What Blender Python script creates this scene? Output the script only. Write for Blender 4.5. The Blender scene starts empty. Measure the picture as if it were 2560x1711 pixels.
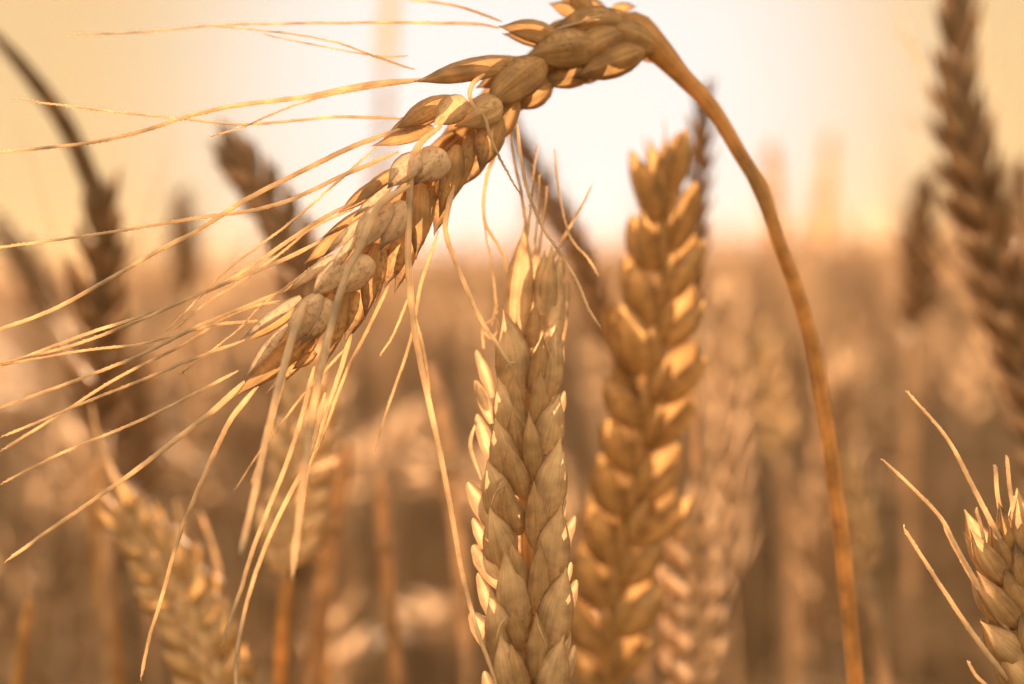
import bpy, math, random
import numpy as np
from mathutils import Vector, Matrix
R = math.radians
random.seed(7); rng = np.random.default_rng(7)
scene = bpy.context.scene
col = scene.collection

# ------------------------------------------------------------------ camera
CAM = np.array([0.0, 0.0, 0.86]); PITCH = R(3.3); ROLL = R(2.2); LENS = 50.0
FOCUS = 0.167; FSTOP = 9.5
FWD = np.array([0, math.cos(PITCH), -math.sin(PITCH)])
r0 = np.array([1.0, 0, 0]); u0 = np.array([0, math.sin(PITCH), math.cos(PITCH)])
RT = r0*math.cos(ROLL) - u0*math.sin(ROLL); UP = u0*math.cos(ROLL) + r0*math.sin(ROLL)
cd = bpy.data.cameras.new('camera'); cam = bpy.data.objects.new('camera', cd); col.objects.link(cam)
cam.matrix_world = Matrix(((RT[0], UP[0], -FWD[0], CAM[0]), (RT[1], UP[1], -FWD[1], CAM[1]), (RT[2], UP[2], -FWD[2], CAM[2]), (0, 0, 0, 1)))
cd.lens = LENS; cd.sensor_width = 36; cd.clip_start = 0.01; cd.clip_end = 4000
cd.dof.use_dof = True; cd.dof.focus_distance = FOCUS; cd.dof.aperture_fstop = FSTOP; cd.dof.aperture_blades = 0
scene.camera = cam
FPX = LENS/36*2560                       # focal length in photo pixels
def P(x, y, z=0.0):
    """point seen at photo pixel (x, y), z millimetres beyond the focus distance"""
    d = FOCUS + z*0.001
    return CAM + d*(FWD + RT*((x-1280)/FPX) - UP*((y-855.5)/FPX))
def DP(x, y, z=0.0): return P(x*1.0912, y*1.0912, z)
def mm(px, z=0.0): return px*(FOCUS + z*0.001)/FPX

# ------------------------------------------------------------------ sky, sun, exposure
sd = FWD + RT*((1337-1280)/FPX) - UP*((224-855.5)/FPX); sd = sd/np.linalg.norm(sd)
SUN_EL = math.asin(sd[2]); SUN_AZ = math.atan2(sd[0], sd[1])
w = bpy.data.worlds.new('World'); scene.world = w; w.use_nodes = True
nt = w.node_tree; bg = nt.nodes['Background']; sky = nt.nodes.new('ShaderNodeTexSky')
sky.sky_type = 'NISHITA'; sky.sun_disc = False; sky.sun_elevation = SUN_EL; sky.sun_rotation = SUN_AZ
sky.air_density = 1.3; sky.dust_density = 1.0; sky.ozone_density = 1.0; sky.altitude = 0
def vm(op, a, b=None):
    n = nt.nodes.new('ShaderNodeVectorMath'); n.operation = op
    for i, v in enumerate((a, b)):
        if v is None: continue
        if hasattr(v, 'links'): nt.links.new(v, n.inputs[i])
        else: n.inputs[i].default_value = v
    return n.outputs['Value' if op == 'DOT_PRODUCT' else 'Vector']
# highlight roll-off of the bright sky on the sun's side (c*k/(c+k)) and the white aureole round the sun
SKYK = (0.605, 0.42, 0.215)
tcw = nt.nodes.new('ShaderNodeTexCoord'); dotp = vm('DOT_PRODUCT', tcw.outputs['Generated'], tuple(sd))
ac = nt.nodes.new('ShaderNodeMath'); ac.operation = 'ARCCOSINE'; nt.links.new(dotp, ac.inputs[0])
def ramp(a0, a1, v0, v1):
    m = nt.nodes.new('ShaderNodeMapRange'); m.interpolation_type = 'SMOOTHERSTEP'
    for q, v in zip((1, 2, 3, 4), (R(a0), R(a1), v0, v1)): m.inputs[q].default_value = v
    nt.links.new(ac.outputs[0], m.inputs[0]); return m.outputs[0]
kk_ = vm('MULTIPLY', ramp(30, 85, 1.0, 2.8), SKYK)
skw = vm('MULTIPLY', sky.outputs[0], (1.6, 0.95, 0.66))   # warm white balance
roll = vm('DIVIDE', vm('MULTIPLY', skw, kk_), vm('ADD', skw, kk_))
lobe = ramp(5, 19, 1.0, 0.0)
halo = vm('MULTIPLY', lobe, (0.04, 0.2, 0.37))
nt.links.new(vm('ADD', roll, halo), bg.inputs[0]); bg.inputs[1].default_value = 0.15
sl = bpy.data.lights.new('sun', 'SUN'); sl.energy = 2.7; sl.angle = R(0.5); sl.color = (1.0, 0.64, 0.36)
so = bpy.data.objects.new('sun', sl); col.objects.link(so); so.rotation_mode = 'QUATERNION'
so.rotation_quaternion = Vector(sd).to_track_quat('Z', 'Y'); so.location = (0, 0, 3)
vs = scene.view_settings; vs.view_transform = 'Standard'; vs.look = 'None'; vs.exposure = 3.35; vs.gamma = 1.0
scene.cycles.use_denoising = True; scene.cycles.max_bounces = 10; scene.cycles.transmission_bounces = 6
scene.cycles.sample_clamp_indirect = 4.0; scene.cycles.sample_clamp_direct = 0.7

# ------------------------------------------------------------------ materials
def straw(name, c1, c2, c3, speck=0.0, trans=0.35, rough=0.45, streak=14.0, bump=0.25, spec=0.4, edge=0.0, coat=0.0, tip=0.0):
    m = bpy.data.materials.new(name); m.use_nodes = True; t = m.node_tree; N = t.nodes; L = t.links
    for n in list(N): N.remove(n)
    out = N.new('ShaderNodeOutputMaterial'); pr = N.new('ShaderNodeBsdfPrincipled'); tr = N.new('ShaderNodeBsdfTranslucent'); mx = N.new('ShaderNodeMixShader')
    uv = N.new('ShaderNodeUVMap'); mp = N.new('ShaderNodeMapping'); mp.inputs['Scale'].default_value = (streak, 1.6, 1)
    oi = N.new('ShaderNodeObjectInfo'); ad = N.new('ShaderNodeVectorMath'); ad.operation = 'ADD'
    cm = N.new('ShaderNodeCombineXYZ'); ml = N.new('ShaderNodeMath'); ml.operation = 'MULTIPLY'; ml.inputs[1].default_value = 37.0
    L.new(oi.outputs['Random'], ml.inputs[0]); L.new(ml.outputs[0], cm.inputs[2]); L.new(uv.outputs[0], mp.inputs[0])
    L.new(mp.outputs[0], ad.inputs[0]); L.new(cm.outputs[0], ad.inputs[1])
    n1 = N.new('ShaderNodeTexNoise'); n1.inputs['Scale'].default_value = 1.0; n1.inputs['Detail'].default_value = 5; n1.inputs['Roughness'].default_value = 0.65
    L.new(ad.outputs[0], n1.inputs['Vector'])
    rp = N.new('ShaderNodeValToRGB'); e = rp.color_ramp.elements
    e[0].position = 0.32; e[0].color = (*c3, 1); e[1].position = 0.70; e[1].color = (*c1, 1)
    k = e.new(0.5); k.color = (*c2, 1)
    L.new(n1.outputs[0], rp.inputs[0])
    tc = N.new('ShaderNodeTexCoord')
    n2 = N.new('ShaderNodeTexNoise'); n2.inputs['Scale'].default_value = 260; n2.inputs['Detail'].default_value = 3
    L.new(tc.outputs['Object'], n2.inputs['Vector'])
    hv = N.new('ShaderNodeHueSaturation'); mr = N.new('ShaderNodeMapRange'); mr.inputs[1].default_value = 0.3; mr.inputs[2].default_value = 0.7; mr.inputs[3].default_value = 0.62; mr.inputs[4].default_value = 1.28
    L.new(n2.outputs[0], mr.inputs[0]); L.new(mr.outputs[0], hv.inputs['Value']); L.new(rp.outputs[0], hv.inputs['Color'])
    cur = hv.outputs[0]
    if edge > 0:
        sx = N.new('ShaderNodeSeparateXYZ'); L.new(uv.outputs[0], sx.inputs[0])
        e1 = N.new('ShaderNodeMath'); e1.operation = 'SUBTRACT'; e1.inputs[1].default_value = 0.5; L.new(sx.outputs[0], e1.inputs[0])
        e2 = N.new('ShaderNodeMath'); e2.operation = 'ABSOLUTE'; L.new(e1.outputs[0], e2.inputs[0])
        n5 = N.new('ShaderNodeTexNoise'); n5.inputs['Scale'].default_value = 420; n5.inputs['Detail'].default_value = 4; L.new(tc.outputs['Object'], n5.inputs['Vector'])
        e3 = N.new('ShaderNodeMath'); e3.operation = 'MULTIPLY_ADD'; e3.inputs[1].default_value = 0.55; L.new(n5.outputs[0], e3.inputs[0]); L.new(e2.outputs[0], e3.inputs[2])
        e4 = N.new('ShaderNodeMapRange'); e4.inputs[1].default_value = 0.42; e4.inputs[2].default_value = 0.64; e4.inputs[3].default_value = 0; e4.inputs[4].default_value = edge; L.new(e3.outputs[0], e4.inputs[0])
        em = N.new('ShaderNodeMix'); em.data_type = 'RGBA'; L.new(e4.outputs[0], em.inputs[0]); L.new(cur, em.inputs[6]); em.inputs[7].default_value = (c3[0]*.55, c3[1]*.5, c3[2]*.5, 1)
        cur = em.outputs[2]
    if speck > 0:
        n3 = N.new('ShaderNodeTexNoise'); n3.inputs['Scale'].default_value = 1900; n3.inputs['Detail'].default_value = 2
        n4 = N.new('ShaderNodeTexNoise'); n4.inputs['Scale'].default_value = 170; n4.inputs['Detail'].default_value = 3
        L.new(tc.outputs['Object'], n3.inputs['Vector']); L.new(tc.outputs['Object'], n4.inputs['Vector'])
        a = N.new('ShaderNodeMath'); a.operation = 'MULTIPLY'; L.new(n3.outputs[0], a.inputs[0]); L.new(n4.outputs[0], a.inputs[1])
        q = N.new('ShaderNodeMapRange'); q.inputs[1].default_value = 0.30; q.inputs[2].default_value = 0.47; q.inputs[3].default_value = 0; q.inputs[4].default_value = speck
        L.new(a.outputs[0], q.inputs[0])
        mc = N.new('ShaderNodeMix'); mc.data_type = 'RGBA'; L.new(q.outputs[0], mc.inputs[0]); L.new(cur, mc.inputs[6]); mc.inputs[7].default_value = (0.07, 0.05, 0.045, 1)
        cur = mc.outputs[2]
    if tip > 0:
        sy = N.new('ShaderNodeSeparateXYZ'); L.new(uv.outputs[0], sy.inputs[0])
        n6 = N.new('ShaderNodeTexNoise'); n6.inputs['Scale'].default_value = 300; n6.inputs['Detail'].default_value = 4; L.new(tc.outputs['Object'], n6.inputs['Vector'])
        t1 = N.new('ShaderNodeMath'); t1.operation = 'MULTIPLY_ADD'; t1.inputs[1].default_value = 0.9; L.new(n6.outputs[0], t1.inputs[0]); L.new(sy.outputs[1], t1.inputs[2])
        t2 = N.new('ShaderNodeMapRange'); t2.inputs[1].default_value = 1.12; t2.inputs[2].default_value = 1.42; t2.inputs[3].default_value = 0; t2.inputs[4].default_value = tip; L.new(t1.outputs[0], t2.inputs[0])
        tm = N.new('ShaderNodeMix'); tm.data_type = 'RGBA'; L.new(t2.outputs[0], tm.inputs[0]); L.new(cur, tm.inputs[6]); tm.inputs[7].default_value = (0.075, 0.06, 0.06, 1)
        cur = tm.outputs[2]
    L.new(cur, pr.inputs['Base Color']); L.new(cur, tr.inputs['Color'])
    pr.inputs['Roughness'].default_value = rough; pr.inputs['Coat Weight'].default_value = coat; pr.inputs['Coat Roughness'].default_value = 0.10; pr.inputs['Specular IOR Level'].default_value = spec
    bp = N.new('ShaderNodeBump'); bp.inputs['Strength'].default_value = bump; bp.inputs['Distance'].default_value = 0.0003
    L.new(n1.outputs[0], bp.inputs['Height']); L.new(bp.outputs[0], pr.inputs['Normal'])
    mx.inputs[0].default_value = trans
    L.new(pr.outputs[0], mx.inputs[1]); L.new(tr.outputs[0], mx.inputs[2]); L.new(mx.outputs[0], out.inputs[0])
    return m
M_PALE = straw('weathered_husk', (0.78, 0.59, 0.42), (0.69, 0.51, 0.36), (0.55, 0.395, 0.275), speck=0.6, trans=0.15, edge=.5, tip=.85, bump=.5, rough=.55, streak=7)
M_GOLD = straw('golden_husk', (0.78, 0.57, 0.36), (0.70, 0.49, 0.285), (0.54, 0.35, 0.185), speck=0.5, trans=0.24, edge=.65, bump=.5, streak=20)
M_LEMMA = straw('amber_husk', (0.62, 0.41, 0.21), (0.54, 0.335, 0.16), (0.39, 0.23, 0.10), speck=0.6, trans=0.24, edge=.6, tip=.7, bump=.5, streak=20)
M_EAR = straw('ripe_husk', (0.86, 0.66, 0.44), (0.79, 0.58, 0.365), (0.62, 0.43, 0.24), speck=0.55, trans=0.22, rough=0.45, edge=.75, bump=.35, coat=.25, streak=22)
M_BACKLIT = straw('backlit_husk', (0.80, 0.50, 0.25), (0.72, 0.43, 0.20), (0.60, 0.34, 0.14), trans=0.45)
M_OCHRE = straw('ochre_husk', (0.68, 0.46, 0.23), (0.60, 0.39, 0.18), (0.44, 0.265, 0.11), speck=0.3, trans=0.24, rough=0.4, edge=.75, bump=.5, coat=.6, streak=16)
M_BROWN = straw('silhouette_brown_husk', (0.27, 0.16, 0.085), (0.20, 0.115, 0.06), (0.12, 0.068, 0.035), speck=0.3, trans=0.16, rough=0.4, coat=.5)  # backlit silhouette look of the background ears, put into a darker husk colour
M_DARK = straw('withered_leaf_silhouette', (0.15, 0.10, 0.06), (0.11, 0.07, 0.04), (0.07, 0.045, 0.028), trans=0.04, rough=0.7, spec=0.1)  # dry leaf coloured nearly black to stand in for its shaded side against the sky
M_AWN = straw('awn_straw', (0.90, 0.76, 0.59), (0.85, 0.69, 0.51), (0.74, 0.56, 0.38), trans=0.45, rough=0.3, spec=0.6)
M_STEM = straw('stem_straw', (0.68, 0.42, 0.19), (0.58, 0.335, 0.135), (0.40, 0.21, 0.08), trans=0.24, rough=0.38, streak=9, speck=.4, bump=.6)
M_LEAF = straw('dry_leaf', (0.58, 0.42, 0.28), (0.48, 0.33, 0.21), (0.32, 0.21, 0.13), trans=0.35, rough=0.55, spec=0.15)
M_FIELD = straw('field_straw', (0.66, 0.51, 0.385), (0.56, 0.42, 0.30), (0.34, 0.235, 0.155), trans=0.42, rough=0.35, coat=.8)

def ground_mat(name, ca, cb, s1, s2):
    m = bpy.data.materials.new(name); m.use_nodes = True; N = m.node_tree.nodes; L = m.node_tree.links
    pr = N['Principled BSDF']; tc = N.new('ShaderNodeTexCoord')
    a = N.new('ShaderNodeTexNoise'); a.inputs['Scale'].default_value = s1; a.inputs['Detail'].default_value = 8
    b = N.new('ShaderNodeTexNoise'); b.inputs['Scale'].default_value = s2; b.inputs['Detail'].default_value = 6
    x = N.new('ShaderNodeMath'); x.operation = 'MULTIPLY'
    L.new(tc.outputs['Object'], a.inputs[0]); L.new(tc.outputs['Object'], b.inputs[0]); L.new(a.outputs[0], x.inputs[0]); L.new(b.outputs[0], x.inputs[1])
    rp = N.new('ShaderNodeValToRGB'); rp.color_ramp.elements[0].position = 0.15; rp.color_ramp.elements[1].position = 0.4
    rp.color_ramp.elements[0].color = (*ca, 1); rp.color_ramp.elements[1].color = (*cb, 1)
    L.new(x.outputs[0], rp.inputs[0]); L.new(rp.outputs[0], pr.inputs['Base Color']); pr.inputs['Roughness'].default_value = 0.85
    return m

# ------------------------------------------------------------------ mesh helpers
def nrm(v):
    v = np.asarray(v, float); return v/(np.linalg.norm(v)+1e-12)
def smooth_path(pts, n):
    p = np.asarray(pts, float)
    if len(p) == 2: return p[0]+(p[1]-p[0])*np.linspace(0, 1, n)[:, None]
    q = np.vstack([2*p[0]-p[1], p, 2*p[-1]-p[-2]])
    seg = np.linalg.norm(np.diff(p, axis=0), axis=1); cum = np.concatenate([[0], np.cumsum(seg)])
    s = np.linspace(0, cum[-1], n); out = []
    for v in s:
        i = min(max(np.searchsorted(cum, v, side='right')-1, 0), len(seg)-1); t = (v-cum[i])/(seg[i]+1e-12)
        a, b, c, d = q[i], q[i+1], q[i+2], q[i+3]
        out.append(0.5*(2*b+(c-a)*t+(2*a-5*b+4*c-d)*t*t+(3*b-a-3*c+d)*t**3))
    return np.array(out)
class MB:
    def __init__(s): s.v = []; s.f = []; s.uv = []; s.n = 0
    def add(s, V, F, UV):
        V = np.asarray(V, float); s.v.append(V); s.f += [tuple(i+s.n for i in f) for f in F]; s.uv.append(np.asarray(UV, float)); s.n += len(V)
    def build(s, name, mat, parent=None, origin=None, flat=False):
        V = np.vstack(s.v); UV = np.vstack(s.uv)
        o0 = np.zeros(3) if origin is None else np.asarray(origin, float)
        me = bpy.data.meshes.new(name); me.from_pydata((V-o0).tolist(), [], s.f)
        li = np.empty(len(me.loops), dtype=np.int32); me.loops.foreach_get('vertex_index', li)
        ul = me.uv_layers.new(name='UVMap'); ul.data.foreach_set('uv', UV[li].astype(np.float32).ravel())
        if not flat: me.polygons.foreach_set('use_smooth', np.ones(len(me.polygons), dtype=bool))
        me.materials.append(mat); me.update()
        o = bpy.data.objects.new(name, me); col.objects.link(o); o.location = o0.tolist()
        if parent is not None:
            o.parent = parent; o.location = (o0-np.array(parent['_w'])).tolist(); o['_w'] = o0.tolist()
        else: o['_w'] = o0.tolist()
        return o
PROF = {
 'lemma': [(0, .35), (.08, .62), (.25, .93), (.45, 1), (.62, .86), (.76, .58), (.86, .30), (.93, .14), (1, .03)],
 'glume': [(0, .35), (.07, .7), (.2, .97), (.4, 1.0), (.58, .92), (.7, .68), (.78, .4), (.87, .2), (1, .03)],
 'plump': [(0, .35), (.1, .72), (.3, .98), (.5, 1), (.68, .84), (.8, .55), (.88, .28), (.94, .13), (1, .03)],
 'round': [(0, .4), (.1, .75), (.3, 1), (.55, .98), (.75, .78), (.88, .5), (.96, .24), (1, .06)],
 'rim':   [(0, .4), (.15, .7), (.4, 1), (.7, .9), (.85, .6), (.95, .4), (1, .15)],
}
def husk(mb, B, T, nor, hw, kind='lemma', mid=None, thick=0.55, bulge=0.35, arc=250, nu=17, nv=17, keel=0.3, skew=0.0, rib=0.035):
    """open boat-shaped husk from base B to tip T: keeled back along nor, ribbed, margins open behind"""
    B = np.asarray(B, float); T = np.asarray(T, float); Ln = np.linalg.norm(T-B)
    path = smooth_path([B, T] if mid is None else [B, mid, T], nu)
    us = np.linspace(0, 1, nu); pr = np.interp(us, *zip(*PROF[kind]))
    V = []; UV = []; F = []
    ar = R(arc)/2*random.uniform(.94, 1.05); tw0 = random.gauss(0, .10); asym = random.gauss(0, .06); lip = random.uniform(.0, .10); ph = random.uniform(0, 6.28)
    for i, u in enumerate(us):
        t = nrm(path[min(i+1, nu-1)]-path[max(i-1, 0)]); s = nrm(np.cross(t, nor)); n = np.cross(s, t)
        c_, s_ = math.cos(tw0*u), math.sin(tw0*u); s, n = s*c_+n*s_, n*c_-s*s_
        c = path[i]+n*hw*bulge*math.sin(math.pi*min(u*1.1, 1))*0.6 + s*hw*(skew*u*u+asym*math.sin(3*u))
        sharp = .35+.65*u
        for j in range(nv):
            q = -1+2*j/(nv-1); a = ar*q
            k = 1+keel*sharp*max(0, 1-abs(a)/.5)**1.3+rib*math.cos(a*9+ph*.2)*(1-abs(q)**4)*min(1, 4*u*(1-u)+.2)
            flat = 1-.28*sharp*abs(math.sin(2*a))          # flanks flatten towards the tip
            mar = 1+lip*(abs(q) > .93)*(1+.6*math.sin(u*13+ph))
            V.append(c+(s*math.sin(a)*mar+n*math.cos(a)*thick*k)*hw*pr[i]*flat); UV.append((j/(nv-1), u))
    for i in range(nu-1):
        for j in range(nv-1): F.append((i*nv+j, i*nv+j+1, (i+1)*nv+j+1, (i+1)*nv+j))
    mb.add(V, F, UV)
def tube(mb, path, rad, sides=6, cap=True):
    path = np.asarray(path); n = len(path); V = []; UV = []; F = []
    ref = nrm(np.cross(path[-1]-path[0], [0.31, 0.77, 0.55]))
    for i in range(n):
        t = nrm(path[min(i+1, n-1)]-path[max(i-1, 0)]); a = nrm(ref-t*np.dot(ref, t)); b = np.cross(t, a); ref = a
        r = rad[i] if hasattr(rad, '__len__') else rad
        for j in range(sides):
            q = 2*math.pi*j/sides; V.append(path[i]+(a*math.cos(q)+b*math.sin(q))*r); UV.append((j/sides, i/(n-1)*4))
    for i in range(n-1):
        for j in range(sides): F.append((i*sides+j, i*sides+(j+1) % sides, (i+1)*sides+(j+1) % sides, (i+1)*sides+j))
    if cap: F.append(tuple(range(sides-1, -1, -1))); F.append(tuple(range((n-1)*sides, n*sides)))
    mb.add(V, F, UV)
def awn_mesh(mb, pts, w0, w1, n=48, barbs=True, sides=6):
    path = smooth_path(pts, n); L = np.linalg.norm(np.diff(path, axis=0), axis=1).sum()
    u = np.linspace(0, 1, n); wob = rng.normal(0, 1, (n, 3)); wob = (wob+np.roll(wob, 1, 0)+np.roll(wob, 2, 0))/3
    path = path+wob*0.00003
    rad = (w0+(w1-w0)*u)*np.clip((1-u)*25, 0.12, 1)*np.clip(.45+u*9, 0, 1); tube(mb, path, rad, sides)
    if barbs:
        k = int(L/0.00034); t = nrm(path[-1]-path[0])
        for i in range(k):
            s = (i+rng.uniform(0, .8))/k*(n-1); a = min(int(s), n-2); p = path[a]+(path[a+1]-path[a])*(s-a); r = rad[a]
            d = nrm(path[a+1]-path[a]); sd_ = nrm(np.cross(d, FWD)); sgn = 1 if i % 2 else -1
            sd_ = nrm(sd_*sgn+FWD*rng.normal(0, .5)); l = rng.uniform(0.0002, 0.00036)
            b = p+sd_*r*0.7; q = nrm(np.cross(d, sd_))*max(r*0.3, 2.5e-5)
            mb.add([b-d*l*.5, b+d*l*.5+q, b+d*l*.5-q, b+d*l*0.8+sd_*l*0.5], [(0, 1, 3), (0, 3, 2), (1, 2, 3)], [(0, 0), (1, 0), (1, 1), (0, 1)])
def tag(o, label=None, cat=None, group=None, kind=None):
    for k, v in (('label', label), ('category', cat), ('group', group), ('kind', kind)):
        if v: o[k] = v
    return o
def empty(name, loc):
    o = bpy.data.objects.new(name, None); col.objects.link(o); o.location = list(loc); o['_w'] = [float(c) for c in loc]; o.empty_display_size = 0.01; return o
def to_ground(p, q, n=5, lean=0.25):
    """continue a stem from q (coming from p) down to the soil"""
    d = nrm(np.asarray(q)-np.asarray(p)); d = nrm([d[0]*lean, d[1]*lean, min(d[2], -0.7)]); k = q[2]/-d[2]
    return [np.asarray(q)+d*k*s for s in np.linspace(0, 1, n)[1:]]

def stem_path(vis, n):
    v = smooth_path(vis, n); k = max(n//12, 1)
    return np.vstack([v, to_ground(v[-1-k], v[-1], 12)])
# ------------------------------------------------------------------ ground and far crop
def sheet(name, mat, x0, x1, y0, y1, nx, ny, zf, kind='structure'):
    xs = np.linspace(x0, x1, nx); ys = y0+(y1-y0)*np.linspace(0, 1, ny)**2.2
    X, Y = np.meshgrid(xs, ys); X = X*(0.15+0.85*np.clip((Y-y0)/(y1-y0), 0, 1)**0.8) if y0 > 0 else X
    Z = zf(X, Y); V = np.stack([X, Y, Z], -1).reshape(-1, 3); mb = MB()
    F = [(i*nx+j, i*nx+j+1, (i+1)*nx+j+1, (i+1)*nx+j) for i in range(ny-1) for j in range(nx-1)]
    mb.add(V, F, V[:, :2]*3); o = mb.build(name, mat); o['kind'] = kind; return o
M_SOIL = ground_mat('soil_with_straw_litter', (0.06, 0.036, 0.02), (0.22, 0.14, 0.07), 9, 60)
M_CROP = ground_mat('ripe_crop_top', (0.30, 0.19, 0.11), (0.62, 0.44, 0.28), 3.0, 40)
sheet('ground', M_SOIL, -900, 900, -60, 1800, 20, 60, lambda X, Y: np.zeros_like(X))
sheet('crop_canopy', M_CROP, -900, 900, 15, 1500, 160, 240, lambda X, Y: 0.79+0.015*np.sin(X*3.1+Y)+rng.uniform(-.04, .04, X.shape), 'stuff')

# ------------------------------------------------------------------ traced ears near the lens
def hz(tab, y): return np.interp(y, *zip(*tab))
ALL = []
class Ear:
    """a wheat stalk: Empty > stem, rachis, spikelet (> glume, awn)"""
    def __init__(s, label, base, zt, mats, group=None):
        s.root = empty('wheat_stalk', base); tag(s.root, label, 'wheat', group); s.zt = zt; s.mats = mats; s.sp = {}; s.over = {}; ALL.append(s.root)
    def spk(s, k): return s.sp.setdefault(k, dict(lem=MB(), pale=MB(), glume=[], awn=[], org=None))
    def husk(s, k, b, t, hw, kind='lemma', z=0, tz=None, mid=None, tilt=0.0, part='lem', **kw):
        d = s.spk(k); zb = s.zt(*b)+z; zt_ = s.zt(*t)+(z if tz is None else tz)
        B = P(*b, zb); T = P(*t, zt_); m = None if mid is None else P(*mid, (zb+zt_)/2)
        t_ = nrm(T-B); side = nrm(np.cross(t_, -FWD)); nor = nrm(-FWD*math.cos(tilt)+side*math.sin(tilt))
        if part == 'glume':
            kw2 = dict(thick=.42, bulge=.2, arc=220, rib=.07, keel=.55) if s.zt is zA else {}
            kw2.update(kw); mb = MB(); husk(mb, B, T, nor, mm(hw*(1.14 if s.zt is zA else 1), zb), kind, m, **kw2); d['glume'].append((mb, B))
        else: husk(d['lem'], B, T, nor, mm(hw, zb), kind, m, **kw)
        if d['org'] is None: d['org'] = B
    def awn(s, k, pts, w0, w1, z0=0, z1=0, disp=True, barbs=True):
        d = s.spk(k); f = 1.0912 if disp else 1.0; n = len(pts); Q = []
        base = s.zt(pts[0][0]*f, pts[0][1]*f)
        for i, (x, y) in enumerate(pts): Q.append(P(x*f, y*f, base+z0+(z1-z0)*(i/(n-1))))
        mb = MB(); awn_mesh(mb, Q, mm(w0*f/2, base+z0), mm(w1*f/2, base+z1), n=max(24, 9*n), barbs=barbs); d['awn'].append((mb, Q[0]))
        if d['org'] is None: d['org'] = Q[0]
    def finish(s):
        for k, d in s.sp.items():
            m0, m1 = s.over.get(k, s.mats[:2])
            if d['lem'].n == 0: raise ValueError(k)
            o = d['lem'].build('spikelet', m0, s.root, d['org'])
            for mb, B in d['glume']: mb.build('glume', m1, o, B)
            for mb, B in d['awn']: mb.build('awn', s.mats[2], o, B)
    def stem(s, pts, rads, name='stem', mat=None, n=40):
        mb = MB(); path = stem_path(pts, n) if name == 'stem' else smooth_path(pts, n); u = np.minimum(np.arange(len(path))/(n-1), 1)
        fx, fy = zip(*rads) if isinstance(rads[0], tuple) else (np.linspace(0, 1, len(rads)), rads); tube(mb, path, np.interp(u, fx, fy), 12); return mb.build(name, mat or M_STEM, s.root, path[-1])

# ---- the bent ear across the picture
zA = lambda x, y: float(np.interp(x - 0.25*y, [300, 800, 1100, 1350, 1560], [0, 1, 5, 13, 17]))
stemA = [P(1590, 75, 16), P(1650, 130, 16), P(1705, 190, 16.5), P(1780, 270, 17), P(1850, 385, 18), P(1905, 480, 18.5), P(1945, 600, 19), P(1990, 720, 20), P(2028, 850, 21), P(2060, 1020, 22), P(2085, 1200, 23), P(2110, 1400, 24), P(2140, 1711, 25)]
A = Ear('bent ripe wheat ear with long awns drooping over on its curved orange stem', stem_path(stemA, 60)[-1], zA, (M_LEMMA, M_PALE, M_AWN))
rr = lambda p, z=18: mm(p, z)
A.stem([P(1500, 95, 15), P(1550, 75, 15.5)]+stemA, [(0, rr(14)), (.03, rr(40)), (.055, rr(43)), (.095, rr(32)), (.135, rr(23)), (.2, rr(19)), (.29, rr(18)), (.315, rr(21)), (.36, rr(18)), (.6, rr(19)), (1, rr(20))], n=90)
A.stem([P(x, y, zA(x, y)+2) for x, y in ((1600, 90), (1500, 100), (1390, 140), (1290, 230), (1200, 340), (1100, 470), (1000, 590), (880, 720), (760, 850), (700, 900))], [mm(22), mm(16), mm(10)], 'rachis')
h = A.husk; G = dict(part='glume')
# terminal spikelet
h(0, (775, 838), (588, 992), 31, z=-1, tilt=-.2); h(0, (720, 812), (610, 945), 15, 'lemma', z=-3, tilt=.4, **G)
h(0, (790, 850), (665, 985), 22, z=1, tilt=-.7); h(0, (760, 820), (640, 930), 26, z=3)
# second
h(1, (800, 735), (716, 872), 31, z=-4, tilt=.25, keel=.65, **G); h(1, (822, 748), (766, 873), 29, 'glume', z=-3.5, tilt=-.3, skew=.5, **G)
h(1, (752, 742), (600, 852), 17, z=-2, tilt=.5, **G); h(1, (745, 770), (612, 856), 16, z=1)
h(1, (872, 725), (812, 915), 26, z=-1, tilt=-.5); h(1, (840, 740), (745, 880), 30, z=0); h(1, (790, 880), (730, 925), 16, z=0, tilt=-.5)
# third
h(2, (868, 652), (779, 745), 30, z=-4, tilt=.3, keel=.65, **G); h(2, (928, 645), (835, 748), 34, 'glume', z=-3.6, tilt=-.3, **G)
h(2, (835, 640), (715, 730), 15, z=-2, tilt=.5, **G); h(2, (820, 660), (690, 738), 14, z=1)
h(2, (945, 610), (912, 800), 27, z=-1, tilt=-.3); h(2, (915, 690), (862, 860), 34, z=0, tilt=-.6); h(2, (900, 720), (835, 860), 26, z=2)
h(2, (890, 590), (822, 690), 13, z=-4.5, tilt=.3, **G)
# fourth
h(3, (975, 508), (884, 640), 36, z=-4, tilt=.3, keel=.65, **G); h(3, (1012, 505), (965, 634), 31, 'glume', z=-3.6, tilt=-.3, skew=.5, **G)
h(3, (930, 532), (803, 646), 16, z=-2, tilt=.5, **G); h(3, (930, 515), (798, 600), 15, z=0, tilt=.5); h(3, (880, 560), (760, 660), 20, z=2)
h(3, (1055, 460), (1040, 650), 30, z=-1, tilt=-.4); h(3, (1082, 465), (1058, 615), 19, z=0, tilt=-.9); h(3, (1010, 580), (962, 720), 30, z=0, tilt=-.5)
h(3, (1040, 560), (985, 735), 26, z=2, tilt=-.6); h(3, (960, 620), (935, 770), 18, z=-1, tilt=-.5)
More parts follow.
